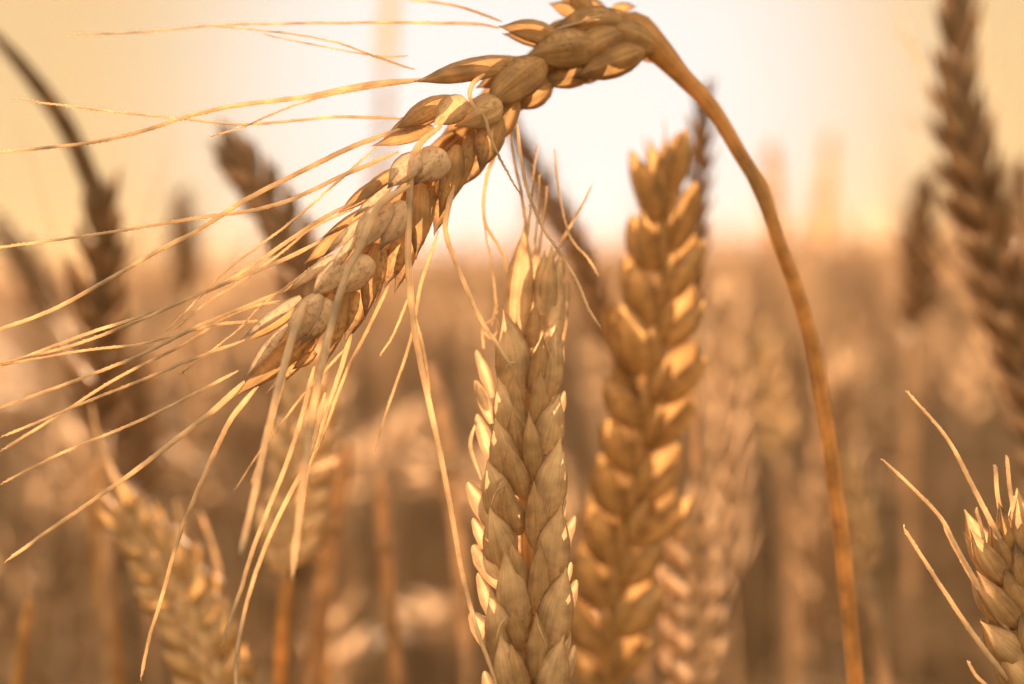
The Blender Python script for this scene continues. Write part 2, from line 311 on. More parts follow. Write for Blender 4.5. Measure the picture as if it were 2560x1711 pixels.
# fifth
h(4, (1050, 385), (968, 472), 33, z=-4, tilt=.3, keel=.65, **G); h(4, (1105, 375), (1046, 474), 41, 'glume', z=-3.8, tilt=-.2, skew=.4, **G)
h(4, (1000, 420), (880, 515), 24, z=-2, tilt=.6); h(4, (985, 455), (882, 545), 16, z=-2.5, tilt=.5, **G); h(4, (960, 450), (845, 535), 20, z=1)
h(4, (1145, 365), (1098, 545), 33, z=-1, tilt=-.4); h(4, (1185, 330), (1125, 515), 28, z=0, tilt=-.7); h(4, (1120, 450), (1085, 590), 26, z=1, tilt=-.6)
# sixth
h(5, (1160, 245), (1084, 314), 35, z=-4, tilt=.3, keel=.65, **G); h(5, (1250, 255), (1143, 328), 36, 'glume', z=-3.6, tilt=-.2, skew=.3, **G)
h(5, (1130, 245), (985, 325), 36, z=-1, tilt=.5); h(5, (1085, 320), (930, 365), 22, z=0, tilt=.2); h(5, (1110, 270), (960, 345), 26, z=2)
h(5, (1240, 280), (1200, 430), 42, z=-1, tilt=-.4); h(5, (1290, 225), (1232, 370), 36, z=0, tilt=-.6); h(5, (1215, 340), (1150, 470), 32, z=1, tilt=-.6)
h(5, (1320, 210), (1290, 285), 26, z=1, tilt=-.6)
# seventh, in front of the sun
h(6, (1300, 152), (1035, 205), 36, z=-2, tilt=.4, bulge=.2); h(6, (1230, 175), (1045, 206), 22, z=-2.5, tilt=0); h(6, (1360, 150), (1210, 270), 52, z=-3, tilt=0, bulge=.2)
h(6, (1380, 190), (1280, 275), 40, z=0, tilt=-.5); h(6, (1340, 160), (1190, 220), 40, z=2); h(6, (1420, 150), (1300, 215), 45, z=1, tilt=-.5)
# eighth
h(7, (1400, 95), (1246, 66), 36, z=-2, tilt=.3); h(7, (1390, 110), (1255, 85), 22, z=0); h(7, (1490, 110), (1310, 145), 55, z=-3, bulge=.2)
h(7, (1500, 140), (1350, 215), 44, z=-1, tilt=-.4); h(7, (1480, 90), (1330, 100), 48, z=2)
# ninth, top edge of the frame
h(8, (1460, 45), (1372, 8), 26, z=2, tilt=.4); h(8, (1520, 40), (1400, -5), 30, z=3); h(8, (1530, 20), (1592, 16), 13, z=1, tilt=.3); h(8, (1480, 30), (1415, -22), 24, z=1)
h(8, (1560, 60), (1380, 72), 46, z=-2, bulge=.2); h(8, (1590, 70), (1470, 25), 30, z=0)
# basal spikelet by the neck
h(9, (1640, 120), (1490, 70), 48, z=-2, tilt=.2); h(9, (1610, 125), (1430, 195), 42, z=-3, tilt=-.3, bulge=.3); h(9, (1560, 85), (1400, 165), 50, z=-3, bulge=.2)
h(9, (1640, 150), (1560, 50), 38, z=0); h(9, (1510, 150), (1425, 210), 34, z=0, tilt=-.5); h(9, (1610, 120), (1480, 150), 44, z=3)
# row of florets on the far side
for k, (x, y) in enumerate(((790, 800), (860, 700), (940, 610), (1010, 520), (1080, 430), (1150, 340), (1240, 250), (1340, 170), (1440, 120), (1530, 90))):
    x2, y2 = ((790, 800), (860, 700), (940, 610), (1010, 520), (1080, 430), (1150, 340), (1240, 250), (1340, 170), (1440, 120), (1530, 90))[max(k-1, 0)]
    dx, dy = (x2-x, y2-y) if k else (-60, 60)
    for q in (-22, 4, 26):
        kk = A.spk(k); L_ = math.hypot(dx, dy); ox, oy = -dy/L_*q, dx/L_*q
        zb = zA(x, y)+4.5
        B = P(x+ox*.5, y+oy*.5, zb); T = P(x+dx*1.25+ox*1.3, y+dy*1.25+oy*1.3, zb+1.5)
        husk(kk['lem'], B, T, nrm(FWD+0.02*q*RT), mm(28, zb), 'lemma')
a = A.awn
a(8, [(1380, 35), (1300, 60), (1230, 78), (1150, 95), (1110, 100)][:3], 5, 4, -5, -5)
a(7, [(1150, 50), (1050, 15), (920, -5), (760, -40)], 7, 5, -1, 0)
a(7, [(1145, 65), (1085, 55), (900, 52), (700, 54), (500, 58), (330, 74), (160, 80)], 8, 3, -1, 1)
a(6, [(950, 160), (860, 130), (760, 95), (620, 72), (480, 60)], 5.5, 3, 1, 3); a(6, [(935, 128), (860, 128), (720, 103), (600, 78)], 4, 3, 2, 4)
a(6, [(965, 182), (840, 195), (700, 222), (540, 242), (420, 270), (330, 300), (200, 328), (0, 350), (-150, 372)], 15, 5, -1, 0)
a(6, [(955, 186), (870, 198), (740, 222), (640, 255), (560, 290), (480, 314)], 7, 3.5, -2, -1)
a(5, [(925, 273), (780, 268), (640, 280), (540, 285), (400, 270), (250, 255), (130, 240), (30, 225)], 8, 3, 0, 2)
a(5, [(915, 296), (800, 340), (690, 393), (560, 460), (450, 530), (380, 565), (250, 640), (120, 710), (0, 755), (-120, 795)], 13, 8, -2, -2)
a(5, [(865, 335), (770, 420), (690, 490), (600, 560), (520, 620), (440, 700), (380, 760)], 6, 4, -2, -3)
a(4, [(915, 348), (790, 400), (680, 452), (580, 482), (450, 500), (300, 525), (130, 550), (0, 567), (-100, 580)], 12, 5, -1, -1)
a(4, [(835, 455), (740, 500), (650, 560), (560, 620), (470, 670), (340, 720), (200, 765), (0, 840), (-90, 870)], 10, 7, -1, 0)
a(4, [(812, 478), (720, 520), (650, 575), (560, 640), (480, 690), (400, 755)], 6, 4, 0, 1)
a(3, [(740, 550), (640, 600), (540, 640), (420, 690), (300, 742), (150, 797), (0, 832), (-80, 850)], 11, 6, -1, -1)
a(3, [(745, 590), (680, 640), (600, 700), (540, 760), (410, 860)], 5, 3, -2, 0)
a(2, [(650, 665), (560, 705), (460, 745), (330, 810), (200, 862), (0, 935), (-80, 965)], 10, 7, -1, -2)
a(2, [(640, 690), (540, 715), (420, 790), (280, 860), (120, 960), (0, 1035)], 8, 6, 1, 5)
a(1, [(605, 735), (480, 747), (330, 787), (180, 805), (0, 838)], 8, 5, 0, 0)
a(1, [(560, 780), (450, 820), (340, 865), (200, 920), (100, 962), (0, 1003)], 8, 6, -1, -1)
a(0, [(545, 850), (440, 905), (330, 960), (150, 1035), (0, 1110)], 8, 6, -1, -1)
a(0, [(560, 875), (490, 940), (400, 1010), (280, 1100), (150, 1190), (10, 1288)], 15, 7, -2, -4)
a(0, [(590, 885), (530, 960), (490, 1040), (450, 1130), (410, 1230), (370, 1370), (340, 1470), (322, 1560)], 13, 7, 0, 2)
a(1, [(700, 690), (660, 805), (635, 900), (600, 1050), (570, 1190), (550, 1275)], 20, 15, -5, -20)
a(1, [(652, 860), (630, 940), (610, 1020), (575, 1110)], 10, 9, -5, -9)
a(4, [(940, 425), (870, 470), (830, 555), (790, 640), (750, 780), (715, 950), (695, 1100), (680, 1230), (668, 1330)], 19, 18, -5, -18)
a(5, [(1012, 288), (955, 340), (940, 430), (935, 580), (945, 720), (965, 840), (1000, 1000), (1030, 1150), (1060, 1320), (1095, 1450), (1125, 1530), (1150, 1620)], 18, 9, -5, -8)
a(2, [(720, 840), (690, 960), (650, 1080), (590, 1230), (545, 1370), (508, 1480)], 12, 9, -3, -9)
a(2, [(745, 900), (710, 1040), (640, 1180), (580, 1330), (545, 1480), (540, 1600)], 12, 9, -3, -10)
a(2, [(805, 765), (770, 880), (730, 1000), (705, 1080), (690, 1180)], 12, 7, 0, 0)
a(2, [(790, 800), (700, 900), (600, 1030), (535, 1128)], 6, 4, 1, 3); a(3, [(890, 655), (840, 760), (790, 860), (740, 1000), (700, 1090)], 8, 6, 1, 0)
a(3, [(935, 685), (900, 770), (870, 815)], 6, 4, 0, 1); a(4, [(1005, 530), (965, 650), (940, 780), (890, 930), (855, 1042)], 8, 6, 1, 1)
a(3, [(935, 600), (945, 700), (970, 800), (985, 905)], 10, 7, 0, 3)
a(6, [(1110, 170), (1085, 190), (1076, 215), (1085, 245), (1110, 270), (1130, 330), (1165, 400), (1195, 450)], 12, 3, -5, -6)
a(5, [(1145, 335), (1120, 390), (1108, 450), (1112, 510), (1140, 560), (1155, 590), (1160, 625)], 10, 7, 0, 1)
a(4, [(1040, 425), (1022, 500), (1025, 550), (1060, 640), (1100, 730), (1140, 790), (1175, 845)], 14, 9, -2, -4)
a(6, [(1185, 285), (1192, 350), (1205, 425), (1240, 515), (1280, 575), (1320, 640), (1350, 710), (1378, 755)], 8, 7, -2, -6)
a(6, [(1270, 340), (1278, 420), (1288, 480), (1310, 550), (1345, 590), (1372, 635)], 4, 7, 0, -4)
for k in (5, 6, 7, 8, 9): A.over[k] = (M_LEMMA, M_GOLD)
A.finish()

# ---- the sharp upright ear in the middle
zB = lambda x, y: float(np.interp(y, [560, 900, 1300, 1711, 2100], [13, 9, 3, -1, -3]))
baseB = [P(1315, 800, zB(0, 800)+3), P(1318, 1200, zB(0, 1200)+4), P(1325, 1711, 4), P(1335, 2000, 4), P(1340, 2300, 6)]
B_ = Ear('sharply focused golden upright wheat ear standing in the middle, in front of the low sun', stem_path(baseB, 60)[-1], zB, (M_EAR, M_GOLD, M_AWN))
B_.stem(baseB, [mm(12), mm(18), mm(20), mm(22), mm(24)], n=60)
h = B_.husk
rowsR = [  # (inner, main, rims)
 ([(1310, 880), (1333, 765), 20], [(1364, 800), (1380, 612), 27], [((1395, 915), (1402, 643), 22), ((1405, 900), (1419, 700), 13)]),
 ([(1322, 990), (1352, 845), 24], [(1362, 985), (1392, 815), 29], [((1395, 1000), (1405, 850), 14)]),
 ([(1325, 1080), (1345, 925), 24], [(1352, 1130), (1399, 985), 33], [((1397, 1075), (1411, 978), 11)]),
 ([(1325, 1210), (1317, 1035), 23], [(1355, 1290), (1401, 1095), 35], [((1404, 1165), (1398, 1073), 9), ((1398, 1240), (1408, 1130), 14)]),
 ([(1328, 1370), (1329, 1210), 27], [(1368, 1445), (1404, 1262), 37], [((1400, 1330), (1413, 1248), 12), ((1412, 1400), (1437, 1290), 14)]),
 ([(1331, 1540), (1347, 1358), 27], [(1370, 1605), (1417, 1418), 37], [((1412, 1480), (1428, 1406), 12), ((1415, 1560), (1441, 1450), 14)]),
 ([(1331, 1722), (1335, 1536), 28], [(1364, 1770), (1411, 1588), 38], [((1408, 1650), (1423, 1577), 12), ((1412, 1720), (1436, 1613), 14)]),
 ([(1333, 1890), (1345, 1715), 28], [(1366, 1950), (1416, 1755), 38], [((1412, 1850), (1432, 1770), 14)]),
]
for k, (i_, m_, rims) in enumerate(rowsR):
    h(k, (m_[0][0], m_[0][1]+25), m_[1], m_[2]*(1.3 if k else .95), 'lemma', z=1.0, tz=-4.4, tilt=-.3, bulge=.25, thick=.5, keel=.3); h(k, (i_[0][0]+12, i_[0][1]), (i_[1][0]+5, i_[1][1]-8), i_[2]*1.15, 'lemma', z=.6, tz=-5.6, tilt=.2, part='glume')
    for q, (b, t, w_) in enumerate(rims): h(k, (b[0]-14, b[1]+10), t, w_*1.4, 'rim', z=0+q*1.2, tilt=-.5, arc=170)
    bx, by = m_[0]; h(k, (bx-8, by-10), (m_[1][0]-18, m_[1][1]+14), m_[2]*.9, 'plump', z=-.5); h(k, (bx, by), (m_[1][0]-4, m_[1][1]+20), 40, 'plump', z=5, tilt=math.pi); h(k, (bx-30, by+40), (m_[1][0]-38, m_[1][1]), 36, 'plump', z=7, tilt=math.pi)
rowsL = [
 ([(1300, 845), (1312, 560), 33], [(1292, 985), (1258, 775), 40], [((1216, 985), (1186, 868), 13), ((1204, 1010), (1183, 943), 10)]),
 ([(1302, 1095), (1285, 930), 26], [(1296, 1095), (1245, 945), 36], [((1214, 1050), (1188, 948), 14)]),
 ([(1309, 1150), (1280, 1020), 24], [(1280, 1180), (1238, 1045), 34], [((1222, 1160), (1188, 1028), 17)]),
 ([(1316, 1242), (1271, 1108), 28], [(1262, 1290), (1218, 1150), 34], [((1218, 1320), (1165, 1198), 20)]),
 ([(1304, 1335), (1262, 1213), 30], [(1268, 1400), (1225, 1270), 36], [((1212, 1385), (1177, 1288), 15)]),
 ([(1323, 1500), (1279, 1358), 28], [(1300, 1555), (1261, 1373), 40], [((1238, 1460), (1177, 1355), 22), ((1220, 1550), (1190, 1425), 15)]),
 ([(1319, 1630), (1279, 1525), 27], [(1262, 1640), (1225, 1480), 32], [((1232, 1625), (1171, 1523), 24)]),
 ([(1316, 1760), (1278, 1610), 28], [(1298, 1740), (1250, 1588), 38], [((1225, 1770), (1206, 1670), 16)]),
 ([(1318, 1900), (1280, 1730), 28], [(1296, 1920), (1245, 1710), 40], [((1235, 1850), (1195, 1740), 20)]),
]
for k, (i_, m_, rims) in enumerate(rowsL):
    k += 20
    h(k, (m_[0][0], m_[0][1]+25), m_[1], m_[2]*1.3, 'lemma', z=1.0, tz=-4.8, tilt=.35, bulge=.25, thick=.5, keel=.3); h(k, (i_[0][0]-8, i_[0][1]), i_[1], i_[2]*1.15, 'lemma', z=.8, tz=-5.4 if k > 20 else -1, tilt=-.2, part='glume')
    for q, (b, t, w_) in enumerate(rims): h(k, (b[0]+16, b[1]+10), (t[0]+5, t[1]+8), w_*1.4, 'rim', z=-.5+q*1.2, tilt=.5, arc=190)
    bx, by = m_[0]; h(k, (bx+8, by-10), (m_[1][0]+16, m_[1][1]+14), m_[2]*.95, 'plump', z=-.5); h(k, (bx, by), (m_[1][0]+4, m_[1][1]+20), 40, 'plump', z=5, tilt=math.pi); h(k, (bx+26, by+40), (m_[1][0]+34, m_[1][1]), 36, 'plump', z=7, tilt=math.pi)
h(23, (1203, 1200), (1192, 1050), 10, 'rim', z=-.5, mid=(1174, 1115), tilt=.9, arc=150)
for k, x, y, x2, y2 in ((26, 1240, 1605, 1268, 1540), (22, 1232, 1235, 1262, 1195), (6, 1368, 1620, 1340, 1545), (0, 1388, 900, 1372, 838), (20, 1262, 930, 1292, 905), (24, 1228, 1262, 1262, 1213), (4, 1368, 1290, 1384, 1268)):
    h(k, (x, y), (x2, y2), 5, 'rim', z=-4.6, tz=-5.8, mid=((x+x2)/2-4, (y+y2)/2-8), tilt=0, arc=120)
a = B_.awn
for k, pts, w0, w1 in ((20, [(1207, 545), (1195, 450), (1178, 370), (1165, 295)], 9, 5), (20, [(1207, 545), (1215, 470), (1222, 400), (1232, 330)], 7, 3), (0, [(1235, 580), (1246, 500), (1254, 425)], 7, 3),
     (0, [(1255, 610), (1300, 530), (1335, 468), (1358, 420)], 10, 3), (20, [(1140, 720), (1128, 620), (1108, 505)], 8, 3), (0, [(1226, 560), (1233, 480), (1236, 400)], 6, 3),
     (20, [(1127, 745), (1138, 700)], 7, 6), (20, [(1142, 760), (1138, 735), (1118, 738), (1106, 755), (1108, 800)], 8, 6), (20, [(1108, 760), (1125, 775), (1140, 755), (1132, 720)], 7, 5)):
    a(k, pts, w0, w1, -1, -1)
B_.finish()

# ---- generic ears built along an axis
def ear_husks(add, axis, N, hw, n, plump='plump', open_=0.45, awns=0, rnd=random, res=(9, 7), L_k=1.75, tipw=0.55, fat=1.0, out=.30):
    """add(k, kind, builder) receives every husk of spikelet k; axis runs base -> tip"""
    ax = smooth_path(axis, 60); tot = np.linalg.norm(np.diff(ax, axis=0), axis=1).sum(); sp = tot/n
    for k in range(n*2):
        t = (k+0.3)/(n*2); i = min(int(t*59), 58); c = ax[i]; T = nrm(ax[i+1]-ax[max(i-1, 0)]); S = nrm(np.cross(T, N)); s = 1 if k % 2 else -1
        n_ = nrm(np.cross(S, T)); wd = hw*(1-(1-tipw)*max(0, (t-.55)/.45)**1.5)*min(1, .7+t*2)*rnd.uniform(.92, 1.08); al = open_*rnd.uniform(.85, 1.15)*(1-.6*max(0, (t-.6)/.4)); L = sp*L_k*rnd.uniform(.92, 1.08)
        def d(ang, out=0.0): return nrm(T*math.cos(ang)+S*s*math.sin(ang)+n_*out)
        for f in (1, -1):        # front and back of the spikelet
            b0 = c+S*s*wd*.24+n_*f*wd*.10; j1 = rnd.gauss(1, .12); j2 = rnd.gauss(0, .09)
            add(k, 'husk', b0, b0+d(al*j1, out*f+j2)*L*rnd.uniform(.9, 1.1), nrm(n_*f+S*s*(.45+j2*2)), wd*.40*fat*rnd.uniform(.88, 1.1)*(1 if f > 0 else 1.2), plump, res)
            b1 = c+S*s*wd*.05+n_*f*wd*.16
            if f == 1 or k % 3 == 0: add(k, 'glume', b1, b1+d(al*.3, out*.85*f)*L*.85, nrm(n_*f-S*s*.3), wd*.27, 'lemma', res)
        b2 = c+S*s*wd*.32
        add(k, 'husk', b2, b2+d(al*1.35)*L*.85, nrm(S*s), wd*.30, 'lemma', res)
        if awns and rnd.random() < awns:
            b = c+d(al)*L*.9+S*s*wd*.2; dd = d(al*.7, rnd.uniform(-.3, .3)); l = rnd.uniform(.5, 1.3)*awns*0.05
            add(k, 'awn', b, b+dd*l+n_*rnd.uniform(-.2, .2)*l*.3, None, wd*.045, None, res)
    e = ax[-1]; T = nrm(ax[-1]-ax[-4])
    for q in (-.5, 0, .5): 
        S = nrm(np.cross(T, N)); add(n*2-1, 'husk', e-T*sp*.8, e+T*sp*.75+S*q*sp*.6, nrm(N+S*q*1.5), hw*.32, 'lemma', res)
def near_ear(label, axis, z, hwpx, n, stem, mats, awns=0, tilt=0, open_=.45, plump='plump', traced=(), stem_r=18, seed=1, leaf=None, L_k=1.75, fat=1.0, tipw=.55, out=.30, core=.12):
    """stalk with separate spikelets; axis and stem given in photo pixels with depth"""
    rn = random.Random(seed); ax = [P(x, y, zz) for (x, y), zz in zip(axis, z)]
    path = stem_path([ax[0]]+[P(*p) for p in stem], 16)
    root = empty('wheat_stalk', path[-1]); tag(root, label, 'wheat'); ALL.append(root); zm = sum(z)/len(z)
    mb = MB(); tube(mb, path, mm(stem_r, z[0]), 10); mb.build('stem', M_STEM, root, path[-1])
    mb = MB(); tube(mb, smooth_path(ax, 20), np.linspace(mm(hwpx*core, zm), mm(hwpx*core*.3, zm), 20)); mb.build('rachis', M_STEM, root, ax[0])
    N = nrm(-FWD*math.cos(tilt)+RT*math.sin(tilt)); sp = {}
    def add(k, kind, b, t, nor, hw, pk, res):
        d = sp.setdefault(k, dict(m=MB(), g=[], a=[], o=b))
        if kind == 'husk': husk(d['m'], b, t, nor, hw, pk)
        elif kind == 'glume': g = MB(); husk(g, b, t, nor, hw, pk); d['g'].append((g, b))
        else: g = MB(); awn_mesh(g, [b, (b+t)/2+N*.001, t], hw, hw*.4, n=24); d['a'].append((g, b))
    ear_husks(add, ax, N, mm(hwpx, zm), n, plump, open_, awns, rn, L_k=L_k, fat=fat, tipw=tipw, out=out)
    for k, pts, w0, w1, zz in traced:
        Q = [P(x, y, zz) for x, y in pts]; g = MB(); awn_mesh(g, Q, mm(w0/2, zz), mm(w1/2, zz), n=30); sp[k]['a'].append((g, Q[0]))
    for k, d in sp.items():
        o = d['m'].build('spikelet', mats[0], root, d['o'])
        for g, b in d['g']: g.build('glume', mats[1], o, b)
        for g, b in d['a']: g.build('awn', mats[2], o, b)
    if leaf: blade(root, [P(*p) for p in leaf[0]], mm(leaf[1], zm))
    return root
def blade(root, pts, hw, nor=None, mat=None):
    mb = MB(); path = smooth_path(pts, 24); V = []; UV = []; F = []
    for i in range(24):
        u = i/23; t = nrm(path[min(i+1, 23)]-path[max(i-1, 0)]); s = nrm(np.cross(t, -FWD if nor is None else nor)); n = np.cross(s, t); w_ = hw*min(1, .5+u*2)*(1-u**3)**.8+hw*.03
        tw = (0.2 if mat else 0.8)*math.sin(u*4)
        for j in (-1, -.5, 0, .5, 1): V.append(path[i]+(s*math.cos(tw)+n*math.sin(tw))*w_*j-n*abs(j)*w_*.25); UV.append((j*.5+.5, u*3))
    for i in range(23):
        for j in range(4): F.append((i*5+j, i*5+j+1, i*5+6+j, i*5+5+j))
    mb.add(V, F, UV); return mb.build('leaf', mat or M_LEAF, root, path[0])

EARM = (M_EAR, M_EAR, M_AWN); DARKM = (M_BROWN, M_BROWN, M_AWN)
near_ear('plump slightly blurred wheat ear leaning just right of the sharp middle ear', [(1515, 1760), (1535, 1500), (1580, 1250), (1630, 950), (1655, 680), (1660, 440)], [56, 54, 50, 46, 43, 41], 102, 11,
         [(1510, 1900, 58)], (M_OCHRE, M_OCHRE, M_AWN), L_k=1.4, fat=1.06, open_=.5, out=.2, plump='round', core=.34, tilt=.1, seed=4, traced=[(21, [(1625, 460), (1617, 400), (1608, 340)], 8, 3, 41), (20, [(1672, 440), (1668, 370), (1660, 300)], 8, 3, 41), (18, [(1605, 560), (1590, 480)], 7, 3, 42)])
near_ear('speckled wheat ear with five stiff short awns entering at the bottom right corner', [(2690, 1980), (2640, 1720), (2585, 1540), (2525, 1370)], [-2, -1, 0, 1], 165, 6, [(2700, 2100, 0), (2700, 2300, 3)], (M_GOLD, M_LEMMA, M_AWN), open_=.42, tilt=-.4, seed=9, plump='lemma', L_k=1.9, fat=.8,
         traced=[(11, [(2540, 1420), (2490, 1330), (2428, 1209), (2366, 1094), (2263, 974)], 17, 6, -1), (11, [(2469, 1410), (2455, 1330), (2440, 1270)], 12, 7, 1), (9, [(2530, 1590), (2462, 1492), (2390, 1367), (2352, 1295), (2284, 1223), (2203, 1147)], 17, 7, -1),
                 (9, [(2447, 1477), (2400, 1395), (2359, 1319)], 12, 6, 1), (8, [(2520, 1700), (2433, 1587), (2366, 1487), (2313, 1405), (2258, 1317)], 17, 8, -2), (10, [(2540, 1400), (2517, 1338), (2495, 1247), (2488, 1161)], 14, 9, 0), (10, [(2580, 1450), (2557, 1391), (2529, 1247), (2516, 1137)], 14, 9, 1), (7, [(2530, 1800), (2470, 1720), (2440, 1690), (2418, 1650)], 14, 8, 0)])
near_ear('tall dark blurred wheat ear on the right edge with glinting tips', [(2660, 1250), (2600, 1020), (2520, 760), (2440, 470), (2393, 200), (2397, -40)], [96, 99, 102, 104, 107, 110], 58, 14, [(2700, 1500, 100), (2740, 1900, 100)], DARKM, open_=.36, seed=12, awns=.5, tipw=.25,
         traced=[(22, [(2305, 170), (2270, 110), (2230, 60)], 8, 4, 108), (20, [(2300, 330), (2260, 290)], 8, 4, 106)])
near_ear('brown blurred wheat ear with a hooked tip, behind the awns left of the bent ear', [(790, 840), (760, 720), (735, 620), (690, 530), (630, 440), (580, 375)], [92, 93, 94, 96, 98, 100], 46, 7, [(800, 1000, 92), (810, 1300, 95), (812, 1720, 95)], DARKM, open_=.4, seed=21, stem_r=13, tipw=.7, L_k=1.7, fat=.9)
near_ear('soft golden wheat ear low behind the hanging white awns, on an orange stem', [(718, 1445), (735, 1300), (755, 1120), (765, 930)], [58, 59, 61, 64], 76, 8, [(708, 1560, 58), (700, 1720, 60)], EARM, open_=.55, seed=22, stem_r=16)
near_ear('light brown blurred wheat ear with fine awns at the bottom left, leaning left', [(590, 1850), (530, 1660), (450, 1480), (330, 1290)], [44, 48, 54, 60], 92, 9, [(620, 2000, 46), (640, 2200, 48)], (M_OCHRE, M_GOLD, M_AWN), open_=.5, seed=31, awns=.15,
         traced=[(17, [(335, 1290), (280, 1180), (245, 1090), (228, 1010)], 15, 6, 60), (16, [(310, 1310), (270, 1250), (240, 1230)], 12, 6, 60), (13, [(550, 1440), (530, 1360), (500, 1280)], 14, 7, 56), (15, [(460, 1390), (450, 1310), (440, 1250)], 12, 6, 58)])

# ---- blurred stalks with a place of their own: stem, ear, leaf
def far_stalk(label, axis, z, hwpx, stem, n=7, stem_r=14, leaf=None, open_=.58, awns=0.5, seed=3, tilt=0.3, mat=None):
    rn = random.Random(seed); zz = z if hasattr(z, '__len__') else [z]*len(axis); ax = [P(x, y, q) for (x, y), q in zip(axis, zz)]
    path = stem_path([ax[0]]+[P(x, y, zz[0]) for x, y in stem], 14)
    root = empty('wheat_stalk', path[-1]); tag(root, label, 'wheat'); ALL.append(root); zm = sum(zz)/len(zz)
    mb = MB(); tube(mb, path, mm(stem_r, zz[0]), 8); mb.build('stem', M_FIELD, root, path[-1])
    e = MB(); tube(e, smooth_path(ax, 12), mm(hwpx*.15, zm)); N = nrm(-FWD*math.cos(tilt)+RT*math.sin(tilt))
    def add(k, kind, b, t, nor, hw, pk, res):
        if kind == 'awn': tube(e, smooth_path([b, t], 6), np.linspace(hw, hw*.3, 6), 4)
        else: husk(e, b, t, nor, hw, pk, nu=9, nv=7)
    ear_husks(add, ax, N, mm(hwpx, zm), n, 'plump', open_, awns, rn)
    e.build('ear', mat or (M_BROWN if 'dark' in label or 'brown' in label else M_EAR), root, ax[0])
    if leaf: blade(root, [P(x, y, zm) for x, y in leaf[0]], mm(leaf[1], zm), mat=M_DARK)
    return root
D = lambda *pts: [(x*1.0912, y*1.0912) for x, y in pts]
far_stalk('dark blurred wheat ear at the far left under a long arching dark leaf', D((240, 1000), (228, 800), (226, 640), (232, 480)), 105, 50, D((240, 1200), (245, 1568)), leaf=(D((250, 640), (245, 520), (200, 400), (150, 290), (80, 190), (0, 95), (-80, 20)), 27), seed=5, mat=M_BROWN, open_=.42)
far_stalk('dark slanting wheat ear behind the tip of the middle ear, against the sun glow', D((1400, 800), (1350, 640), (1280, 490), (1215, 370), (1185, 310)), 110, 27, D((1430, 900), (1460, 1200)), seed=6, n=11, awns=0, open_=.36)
far_stalk('narrow dark wheat ear between the curved orange stem and the leaning blurred ear', D((1585, 760), (1590, 580), (1600, 420), (1612, 230)), 80, 24, D((1590, 1000), (1600, 1568)), seed=7, awns=0, open_=.36, n=10)
far_stalk('pale whitish blurred wheat ear low beside the leaning blurred ear', D((1600, 1640), (1590, 1500), (1585, 1330), (1575, 1180)), 72, 66, D((1610, 1800),), mat=M_PALE, seed=8, awns=.6)
far_stalk('small dark wheat ear left of the hooked brown ear, poking over the horizon', D((430, 680), (424, 580), (418, 460)), 330, 26, D((434, 800), (440, 1000)), seed=9, n=7)
far_stalk('dark blurred wheat ear leaning in from the left edge at horizon height', D((130, 740), (80, 640), (40, 570), (0, 520)), 300, 34, D((170, 860), (190, 1100)), seed=10, n=8)
far_stalk('faint golden wheat ear just right of the curved orange stem above the horizon', D((1778, 590), (1772, 480), (1765, 350)), 420, 18, D((1780, 700), (1785, 900)), mat=M_BACKLIT, open_=.35, awns=0, seed=11, n=7)
far_stalk('faintest golden wheat ear above the horizon, left of the tall dark ear', D((1880, 580), (1890, 450), (1898, 330)), 700, 15, D((1878, 700), (1875, 900)), mat=M_BACKLIT, open_=.35, awns=0, seed=13, n=7)
far_stalk('dark blurred wheat ear half hidden behind the left side of the tall dark ear', D((2095, 760), (2110, 620), (2115, 430)), 240, 42, D((2090, 900), (2085, 1200)), seed=14)
far_stalk('blurred dark wheat ear on the right frame edge at horizon height', D((2360, 700), (2350, 560), (2335, 400)), 260, 36, D((2370, 900),), seed=15)
far_stalk('out of focus wheat ear just left of the curved stem below the horizon', D((1790, 1050), (1765, 930), (1735, 780)), 210, 36, D((1810, 1200), (1820, 1568)), mat=M_EAR, seed=16)
far_stalk('golden wheat ear high against the bright sky at the top left of the bent ear', D((884, 190), (888, 90), (896, -20), (900, -90)), 520, 10, D((882, 300), (880, 700)), mat=M_BACKLIT, open_=.35, awns=0, seed=17, n=8)
far_stalk('orange lit wheat ear below the arching dark leaf at the left', D((330, 1160), (315, 1000), (310, 850)), 190, 46, D((345, 1300), (355, 1568)), seed=18)
far_stalk('thin blurred wheat ear with its stem standing right of the curved orange stem', D((1985, 1330), (1970, 1200), (1940, 1060)), 95, 32, D((2000, 1420), (2035, 1600)), seed=19, stem_r=17)

def bare(label, pts, z, r, mat=None):
    Q = [P(x*1.0912, y*1.0912, z) for x, y in pts]; mb = MB(); path = stem_path(Q, 24); n = len(path)
    rad = np.interp(np.linspace(0, 1, n), [0, .08, 1], [mm(r*.3, z), mm(r, z), mm(r, z)]); tube(mb, path, rad, 8)
    k = 8; d = nrm(path[k]-path[k-1]); tube(mb, [path[k]-d*mm(r, z)*1.1, path[k], path[k]+d*mm(r, z)*1.1], [mm(r, z)*.9, mm(r, z)*1.35, mm(r, z)*.9], 8)
    o = mb.build('bare_stem', mat or M_STEM, None, path[-1]); tag(o, label, 'wheat stem'); return o
bare('broad blurred straw stem standing between the drooping awns and the middle ear', [(985, 830), (1020, 1000), (1050, 1250), (1072, 1568)], 70, 22, M_FIELD)
bare('pinkish blurred straw stem left of the broad one, low in the picture', [(870, 1080), (885, 1300), (910, 1568)], 90, 18, M_LEAF)
bare('orange blurred straw stem at the lower left behind the lowest long awn', [(225, 1060), (235, 1300), (260, 1568)], 110, 24)
bare('short blurred straw stem in the bottom left corner', [(68, 1370), (50, 1480), (38, 1568)], 60, 14)
bare('wide blurred straw stem beside the hooked brown ear at the bottom', [(800, 1010), (760, 1200), (735, 1400), (715, 1568)], 80, 26, M_LEAF)

